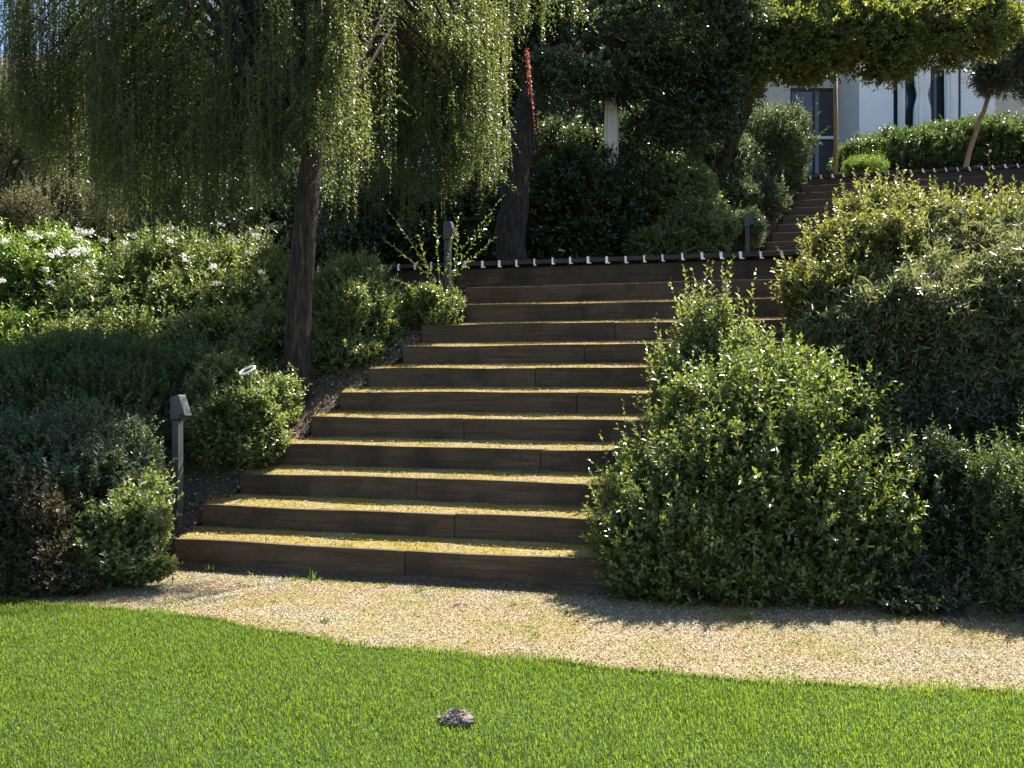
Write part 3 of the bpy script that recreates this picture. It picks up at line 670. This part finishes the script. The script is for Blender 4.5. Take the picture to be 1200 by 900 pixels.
# weeping tree -----------------------------------------------------------------
def weeping():
    r = np.random.default_rng(77); pr = random.Random(77)
    base = (-2.0, 8.05); bz = float(ground_z(np.float64(base[0]), np.float64(base[1])))
    e = empty('weeping_tree', (base[0], base[1], bz), 'weeping tree with a straight dark trunk and long hanging leafy strands left of the stairs', 'tree')
    m = MB(); pts = [pt(349, 480, 8.05), pt(348, 450, 8.05), pt(349, 400, 8.05), pt(352, 340, 8.05), pt(356, 280, 8.05), pt(360, 230, 8.05), pt(366, 190, 8.05), pt(372, 130, 8.1), pt(370, 60, 8.15), pt(372, -20, 8.2)]
    m.tube(pts, [.16, .125, .118, .112, .108, .105, .10, .085, .07, .05], 18, .05).build('trunk', bark, e, smooth_=True)
    top = [pts[6], pts[7], pts[8], pts[9]]
    env_x = [10, 60, 100, 130, 200, 270, 310, 345, 385, 400, 470, 540, 578, 592]
    env_y = [165, 250, 300, 305, 308, 310, 290, 215, 212, 275, 280, 250, 225, 60]
    P = []; Dr = []; L = []; nodes = []
    ncl = 215
    for k in range(ncl):
        px = r.uniform(18, 582) if k > 14 else r.uniform(470, 578)
        if 150 < k < 165: px = r.uniform(310, 410)
        # a bowl: nearer the trunk the clusters can be in front or behind
        cx = 330; w = 280
        dd = 1.35*math.sqrt(max(0, 1-((px-cx)/w)**2))
        D = 8.8+r.uniform(-.7, .7)*max(.25, dd)+1.3*float(smooth(330, 420, px))
        if 150 < k < 165: D = r.uniform(7.5, 7.9)
        topy = r.uniform(-120 if px < 400 else -50, 150); b = np.interp(px, env_x, env_y)-abs(r.normal(0, 60))+10*math.sin(px*.11)
        if D > 9.3 and px < 400: b += 12
        hang = pt(px, topy, D); bot = pt(px, b, D)
        if bot[2] > hang[2]-.35: hang[2] = bot[2]+r.uniform(.5, 1.0)
        nodes.append(hang)
        ns = int(r.integers(7, 17)); spread = r.uniform(.06, .17)
        for _ in range(ns):
            o = hang+np.array([r.normal(0, spread), r.normal(0, spread), r.normal(0, .12)])
            ln = max(.3, (o[2]-bot[2])*r.uniform(.62, 1.04))
            P.append(o); Dr.append([r.normal(0, .045), r.normal(0, .045), -1]); L.append(ln)
    # loose strands right of the crown, hanging from a long limb
    for px, b, cnt in ((607, 62, 9), (614, 40, 8), (637, 48, 6), (648, 35, 5), (679, 42, 5), (455, 235, 4), (396, 215, 5), (292, 120, 8), (345, 120, 10)):
        hang = pt(px, -70, 8.6); nodes.append(hang)
        for _ in range(cnt):
            o = hang+np.array([r.normal(0, .03), r.normal(0, .05), 0]); P.append(o); Dr.append([r.normal(0, .012), 0, -1]); L.append((b+70)*8.6/F*r.uniform(.7, 1.02))
    P = np.array(P); Dr = np.array(Dr); L = np.array(L)
    gs = []; ages = []; tws = []
    bins = [(0, .8, 36), (.8, 1.3, 60), (1.3, 1.9, 86), (1.9, 9, 118)]
    for a, b, nl in bins:
        k = (L >= a) & (L < b)
        if not k.any(): continue
        V, lo, sz, ag = shoots(P[k], Dr[k], L[k], nl, .036, .0145, 50, .0, r=r, t0=.0, jit=.45)
        gs.append((V, lo, sz)); ages.append(ag)
        # short side sprigs off the strands
        idx = np.where(k)[0]; rep = np.repeat(idx, 5); t = r.random(len(rep))*.85
        sp = P[rep]+unit(Dr[rep])*(L[rep]*t)[:, None]
        sd = unit(r.normal(size=(len(rep), 3))*np.array([1, 1, .3])+np.array([0, 0, -.9])); sl = r.uniform(.10, .34, len(rep))
        V, lo, sz, ag = shoots(sp, sd, sl, 12, .036, .0145, 52, .35, r=r, jit=.45); gs.append((V, lo, sz)); ages.append(ag)
        tws.append(twigs(P[k], Dr[k], L[k], .0028, 0)); tws.append(twigs(sp, sd, sl, .0015, .35))
    V, lo, sz = merge(gs)
    link('crown', np_mesh('crown', V, lo, sz, np.concatenate(ages)), lf_weep, e)
    link('twigs', np_mesh('twigs', *merge(tws)), twig_m, e)
    lm = MB()
    for i, nd in enumerate(nodes):
        tp = top[i % 4]; h = np.linalg.norm(nd-tp)
        mid = tp*.5+nd*.5; mid[2] = max(tp[2], nd[2])+.25*h
        lm.tube([tp, tp*.7+mid*.3, mid, mid*.35+nd*.65+np.array([0, 0, .06*h]), nd], [.032, .026, .018, .011, .006], 6, .06)
    lm.build('limbs', bark, e, smooth_=True)
    # the one red strand
    hang = pt(617, 50, 7.75); PP = hang+r.normal(0, .007, (7, 3)); DD = np.tile([.09, 0, -1.], (7, 1))+r.normal(0, .015, (7, 3)); LL = np.array([.84, .8, .75, .7, .6, .55, .5])
    V, lo, sz, ag = shoots(PP, DD, LL, 34, .022, .010, 42, 0, r=r)
    o = link('red_strand', np_mesh('red_strand', V, lo, sz, ag), petal_red, e); o['label'] = 'hanging strand of small pinkish red leaves'
weeping()

# ------------------------------------------------------------------ house
render_w = surf_mat('white_render', [(.3, (.74, .74, .74)), (.7, (.82, .82, .81))], 3, rough=.9, bump=.1)
render_b = surf_mat('beige_render', [(.3, (.50, .48, .44)), (.7, (.58, .56, .51))], 3, rough=.9, bump=.1)
frame_m = surf_mat('black_frame', [(.3, (.02, .025, .03)), (.7, (.03, .035, .04))], 10, rough=.4, bump=.02)
cloth = surf_mat('white_curtain', [(.3, (.72, .71, .68)), (.7, (.82, .81, .78))], 8, rough=.9, bump=.1)
gm, nt, out = newmat('window_glass')
p = N(nt, 'ShaderNodeBsdfPrincipled', Roughness=.04); p.inputs['Base Color'].default_value = (.03, .035, .04, 1); p.inputs['Specular IOR Level'].default_value = .9
nt.links.new(p.outputs[0], out.inputs[0])
hs = empty('house', (11, 24, 6.5), 'white modern house with black framed glass doors beyond the hedge', 'house')
DL, DR = 24.0, 22.6
def hx(px, D): return (px-600)*D/F
def hz(py, D): return EYE+(HOR-py)*D/F
# left wing (further back): beige wall with opening
def wall_open(name, xa, xb, D, z0, z1, ox0, ox1, oz0, oz1, mat, th=.25):
    m = MB()
    m.box(xa, ox0, D, D+th, z0, z1); m.box(ox1, xb, D, D+th, z0, z1); m.box(ox0, ox1, D, D+th, oz1, z1)
    if oz0 > z0: m.box(ox0, ox1, D, D+th, z0, oz0)
    return m.build(name, mat, hs)
wall_open('wall', hx(860, DL), hx(1008, DL)+.6, DL, 6.2, 11.2, hx(926, DL), hx(993, DL), 6.7, hz(103, DL), render_b)
wall_open('wall', hx(1007, DR), hx(1166, DR), DR, 6.2, 11.2, hx(1047, DR), hx(1126, DR), 6.55, hz(76, DR), render_w)
m = MB(); m.box(hx(1007, DR), hx(1007, DR)+.25, DR+.252, DL+3, 6.2, 11.2); m.build('wall', render_w, hs)
m = MB(); m.box(hx(1166, DR)-.25, hx(1166, DR), DR+.252, DR+1.6, 6.2, 11.2); m.build('wall', render_w, hs)
m = MB(); m.box(hx(1166, DR)-.2, hx(1200, DR)-.3, DR+1.602, DR+1.85, 6.2, 11.2); m.build('wall', render_b, hs)
m = MB(); m.box(hx(1200, DR)-.05, hx(1420, DR), DR+1.602, DR+1.85, 6.2, 11.2); m.build('wall', render_b, hs)
m = MB(); m.box(hx(1200, DR)-.298, hx(1200, DR)-.052, DR+1.65, DR+1.80, 6.2, 9.6); m.build('door', frame_m, hs)
m = MB(); m.box(hx(850, DL), hx(1440, DR), DR-.5, DL+7, 11.203, 11.5); m.build('roof', render_w, hs, bevel=.02)
m = MB(); m.box(hx(860, DL), hx(1420, DR), DL+6.4, DL+6.7, 6.2, 11.2); m.build('wall', render_b, hs)
m = MB(); m.box(hx(860, DL), hx(860, DL)+.25, DL+.252, DL+6.398, 6.2, 11.2); m.build('wall', render_b, hs)
def window(x0, x1, D, z0, z1, mull, rails=()):
    w = MB(); t = .06
    w.box(x0, x0+t, D+.06, D+.14, z0, z1); w.box(x1-t, x1, D+.06, D+.14, z0, z1); w.box(x0+t, x1-t, D+.06, D+.14, z1-t, z1); w.box(x0+t, x1-t, D+.06, D+.14, z0, z0+t)
    for mx in mull: w.box(mx-.03, mx+.03, D+.07, D+.13, z0+t, z1-t)
    o = w.build('window', frame_m, hs)
    g = MB(); g.box(x0+t*.5, x1-t*.5, D+.095, D+.105, z0+t*.5, z1-t*.5); g.build('pane', gm, o)
    for rz in rails:
        q = MB(); q.box(x0+t, x1-t, D+.02, D+.058, rz-.04, rz+.04); q.build('rail', render_w, o)
    return o
window(hx(926, DL), hx(993, DL), DL, 6.7, hz(103, DL), [hx(955, DL)], [hz(161, DL)])
window(hx(1047, DR), hx(1126, DR), DR, 6.55, hz(76, DR), [hx(1068, DR), hx(1095, DR)])
def curtain(name, label, px, w_px, D, ztop, zbot, tie=None, flare=1.0, parent=None, seed=0):
    n = 64; rows = 26; V = []; Fc = []; r = random.Random(seed); x0 = hx(px, D); w = w_px*D/F/2
    ph = [r.uniform(0, 6) for _ in range(3)]
    for j in range(rows):
        z = ztop+(zbot-ztop)*j/(rows-1); k = 1.0
        if tie is not None:
            k = 1-.34*math.exp(-((z-tie)/.22)**2); 
            if z < tie: k *= flare
        for i in range(n):
            a = 2*math.pi*i/n; fold = 1+.16*math.sin(a*9+ph[0])+.10*math.sin(a*14+ph[1]+z)
            V.append((x0+math.cos(a)*w*k*fold, D-.12+math.sin(a)*.085*k*fold, z))
    for j in range(rows-1):
        for i in range(n): Fc.append((j*n+i, j*n+(i+1) % n, (j+1)*n+(i+1) % n, (j+1)*n+i))
    Fc.append(tuple(range(n))); Fc.append(tuple(range((rows-1)*n, rows*n))[::-1])
    o = MB().add(V, Fc).build(name, cloth, parent, smooth_=True)
    if tie is not None:
        b = MB(); pts = [(x0+math.cos(a)*w*.56, D-.12+math.sin(a)*.05, tie+.01*math.sin(a*2)) for a in np.linspace(0, 2*math.pi, 17)]
        tb = b.tube(pts, [.018]*17, 6).build('tie', cloth, o if parent is None else o, smooth_=True)
    return o
c1 = curtain('curtain', '', 1078, 17, DR, hz(80, DR), 6.62, tie=hz(114, DR), flare=1.05, seed=1)
tag(c1, 'white curtain gathered by a tie at mid height outside the glass doors', 'curtain')
c2 = curtain('curtain', '', 1112, 13, DR, hz(78, DR), 6.62, seed=2)
tag(c2, 'untied white curtain hanging straight at the right side of the glass doors', 'curtain')
c4 = curtain('curtain', '', 1053.5, 7, DR+.08, hz(80, DR), 6.62, seed=4)
tag(c4, 'narrow greyish curtain at the left side of the glass doors', 'curtain')
c3 = curtain('curtain', '', 715, 13, 14.3, hz(90, 14.3), hz(225, 14.3), tie=hz(116, 14.3), flare=1.1, seed=3)
# canopy post the drape hangs on
tag(c3, 'white gathered drape glimpsed through the dark trees in the middle', 'curtain')

# ------------------------------------------------------------------ lamps, posts
def lamp(loc, label, h=.97, rz=0):
    e = empty('path_lamp', loc, label, 'lamp', 'slanted head lamps beside the stairs')
    x, y, z = loc
    m = MB(); m.box(x-.031, x+.031, y-.031, y+.031, z-.06, z+h-.202); m.build('post', post_m, e, bevel=.005)
    # wedge head leaning out to the right
    V = [(x-.040, -.055, h-.20), (x+.036, -.055, h-.19), (x+.055, -.055, h-.15), (x+.112, -.055, h-.165), (x+.045, -.055, h), (x-.038, -.055, h-.02)]
    a = [(p[0], y-.040, z+p[2]) for p in V]; b = [(p[0], y+.040, z+p[2]) for p in V]; n = 6
    mm = MB().add(a+b, [tuple(range(n))[::-1], tuple(range(n, 2*n))]+[(i, (i+1) % n, n+(i+1) % n, n+i) for i in range(n)])
    mm.build('head', post_m, e, bevel=.004)
    d = MB(); d.box(x+.062, x+.100, y-.030, y+.030, z+h-.172, z+h-.163); g = d.build('lens', black_m, e)
    e.rotation_euler[2] = R(-22)
    return e
def gz(x, y): return float(ground_z(np.float64(x), np.float64(y)))
lamp((-2.665, 6.80, .34), 'slim grey lamp post with a slanted head beside the second step on the left')
lamp((-.70, 9.3, 2.05), 'grey slanted head lamp post behind the leggy shrub at the top of the stairs', h=1.10)
lamp((3.75, 13.6, gz(3.75, 13.6)), 'dark slim slanted head lamp at the foot of the upper stairs', h=1.0)
x, y = -2.72, 6.32; z = gz(x, y)
e = empty('spike_light', (x, y, z), 'small black cylindrical spotlight on a spike among the leaves left of the lamp post', 'lamp')
z = .74
MB().tube([(x, y, .1), (x, y, z)], [.008, .008], 8).build('spike', black_m, e)
MB().tube([(x, y, z), (x, y, z+.012), (x, y, z+.10), (x, y, z+.105)], [.02, .031, .031, .034], 16).build('lamp_body', black_m, e, smooth_=False)
MB().tube([(x, y, z+.106), (x, y, z+.112)], [.033, .03], 16).build('lamp_cap', post_m, e)
# small ring shaped garden light near the tree
c = pt(290, 434, 7.25)
e = empty('ring_light', (c[0], c[1], gz(c[0], c[1])), 'little pale ring on a thin stake left of the weeping tree trunk', 'garden stake')
an = np.linspace(0, 2*math.pi, 25)
MB().tube([(c[0]+.062*math.cos(a), c[1]+.05*math.sin(a), c[2]+.022*math.cos(a)+.028*math.sin(a)) for a in an], [.009]*25, 8).build('ring', gleam_ring_m, e, smooth_=True)
MB().tube([(c[0], c[1]+.05, gz(c[0], c[1])-.1), (c[0], c[1]+.05, c[2])], [.005, .005], 6).build('stake', post_m, e)
# wooden post in front of the house
stake_m = surf_mat('timber_post', [(.3, (.20, .14, .08)), (.7, (.34, .25, .15))], 8, (2, 2, .4), .8, .3)
x = hx(979, 16.6); m = MB(); m.tube([(x, 16.6, gz(x, 16.6)-.3), (x+.01, 16.6, 6.2), (x-.01, 16.6, hz(60, 16.6))], [.042, .04, .038], 10, .03)
tag(m.build('wooden_post', stake_m, smooth_=True), 'tall thin wooden post standing at the left end of the upper deck', 'post')

# ------------------------------------------------------------------ little things
# clod on the lawn
def clod(name, c, sx_, sy_, sz_, mat, label, cat, seed):
    r = np.random.default_rng(seed); V = []; Fc = []; nu, nv = 20, 12
    for j in range(nv+1):
        th = math.pi*j/nv
        for i in range(nu):
            ph = 2*math.pi*i/nu; k = 1+.22*math.sin(ph*2+seed)+.16*math.sin(ph*5+th*4)+r.normal(0, .07)
            V.append((c[0]+sx_*k*math.sin(th)*math.cos(ph), c[1]+sy_*k*math.sin(th)*math.sin(ph), c[2]+sz_*k*math.cos(th)))
    for j in range(nv):
        for i in range(nu): Fc.append((j*nu+i, (j+1)*nu+i, (j+1)*nu+(i+1) % nu, j*nu+(i+1) % nu))
    o = MB().add(V, Fc).build(name, mat); tag(o, label, cat); return o
clod_m = surf_mat('dry_clod', [(.3, (.12, .09, .075)), (.5, (.26, .21, .18)), (.7, (.42, .36, .32))], 60, rough=.95, bump=1.0)
c = np.array([-.225, 3.52, .024])
o = clod('dirt_clod', c, .066, .048, .034, clod_m, 'dry brown clod of matted grass lying on the lawn', 'clod', 3)
r = np.random.default_rng(4); u = unit(r.normal(size=(420, 3))); u[:, 2] = np.abs(u[:, 2])
V, lo, sz = leaf_geo(c+u*np.array([.062, .045, .033]), unit(u+r.normal(0, .8, u.shape)), u, r.uniform(.008, .022, 420), np.full(420, .004))
link('dry_straw', np_mesh('dry_straw', V, lo, sz), chip_mat('dry_straw', [(0, (.2, .15, .12)), (1, (.55, .48, .42))]), o)
# weeds at the foot of the lowest riser and on the gravel
def weed(px, py, n, h, label, mat, seed):
    D = 1430/(py-445); c = pt(px, py, D); c[2] = .008; r = np.random.default_rng(seed)
    P = c+np.stack([r.normal(0, .018, n), r.normal(0, .014, n), np.zeros(n)], 1)
    LD = unit(np.stack([r.normal(0, .45, n), r.normal(0, .45, n), np.ones(n)], 1))
    V, lo, sz = leaf_geo(P, LD, unit(r.normal(size=(n, 3))), h*r.uniform(.5, 1.1, n), np.full(n, .007)*r.uniform(.7, 1.3, n))
    tag(link('weed', np_mesh('weed', V, lo, sz), mat), label, 'weed')
for i, (px, py, n, h, t) in enumerate([(222, 665, 14, .06, 'left of the others, nearest the bottom left corner of the stairs'), (246, 672, 18, .07, 'just right of the stair corner weed'), (297, 676, 16, .045, 'low and spreading below the lowest riser'),
        (342, 682, 12, .05, 'below the lowest riser'), (366, 683, 16, .09, 'tallest one against the lowest riser'), (450, 690, 24, .04, 'mossy low one on the gravel edge'), (492, 695, 22, .045, 'wide low one in front of the riser middle'),
        (600, 712, 20, .03, 'tiny one on the gravel'), (652, 708, 26, .03, 'small mossy pair by the riser shadow'), (380, 732, 26, .03, 'flat one in the middle of the left gravel'), (626, 748, 20, .03, 'flat one near the lawn edge'),
        (875, 728, 9, .12, 'thin tall grass stalk at the edge of the round bush shadow'), (668, 720, 20, .03, 'flat one on the gravel right of centre'), (552, 757, 16, .025, 'tiny tuft close to the lawn')]):
    weed(px, py, n, h, 'small green weed, '+t, lf_laurel, 60+i)
litter_m = chip_mat('dead_leaf', [(0, (.05, .035, .025)), (1, (.10, .07, .05))])
for i, (px, py, s, lab) in enumerate([(500, 700, .03, 'dark dead leaf on the gravel left of centre'), (540, 713, .05, 'curled dark dead leaf in the middle of the gravel'), (120, 716, .025, 'small dark dead leaf near the left lawn edge')]):
    D = 1430/(py-445); c = pt(px, py, D); c[2] = .016; r = np.random.default_rng(i)
    n = 5; V, lo, sz = leaf_geo(c+r.normal(0, s*.25, (n, 3))*np.array([1, 1, .1]), unit(r.normal(size=(n, 3))*np.array([1, 1, .3])), unit(r.normal(size=(n, 3))*.4+np.array([0, 0, 1])), np.full(n, s), np.full(n, s*.6))
    tag(link('dead_leaf', np_mesh('dead_leaf', V, lo, sz), litter_m), lab, 'dead leaf')

# ------------------------------------------------------------------ light, world, camera
SD = unit(np.array([[.42, .46, .85]]))[0]
sun = bpy.data.lights.new('sun', 'SUN'); sun.energy = 5.0; sun.angle = R(.53); sun.color = (1, .95, .87)
so = bpy.data.objects.new('sun', sun); C.objects.link(so)
from mathutils import Vector
so.rotation_euler = Vector(SD).to_track_quat('Z', 'Y').to_euler()
w = bpy.data.worlds.new('World'); sc.world = w; w.use_nodes = True; nt = w.node_tree
bg = nt.nodes['Background']; sky = nt.nodes.new('ShaderNodeTexSky'); sky.sky_type = 'NISHITA'; sky.sun_disc = False
sky.sun_elevation = math.asin(SD[2]); sky.sun_rotation = math.atan2(SD[0], SD[1]); sky.air_density = 1.0; sky.dust_density = .6; sky.ozone_density = 1.5
nt.links.new(sky.outputs[0], bg.inputs[0]); bg.inputs[1].default_value = .072

cam = bpy.data.cameras.new('camera'); co = bpy.data.objects.new('camera', cam); C.objects.link(co)
cam.sensor_width = 36; cam.lens = 30; cam.clip_end = 6000; cam.clip_start = .05
co.location = (0, 0, EYE); co.rotation_euler = (R(90), 0, 0); cam.shift_y = -5/1200
sc.camera = co
sc.cycles.max_bounces = 5; sc.cycles.diffuse_bounces = 2; sc.cycles.glossy_bounces = 2; sc.cycles.transmission_bounces = 2
vs = sc.view_settings; vs.view_transform = 'Standard'; vs.look = 'None'; vs.exposure = 1.8; vs.gamma = 1; vs.use_curve_mapping = False
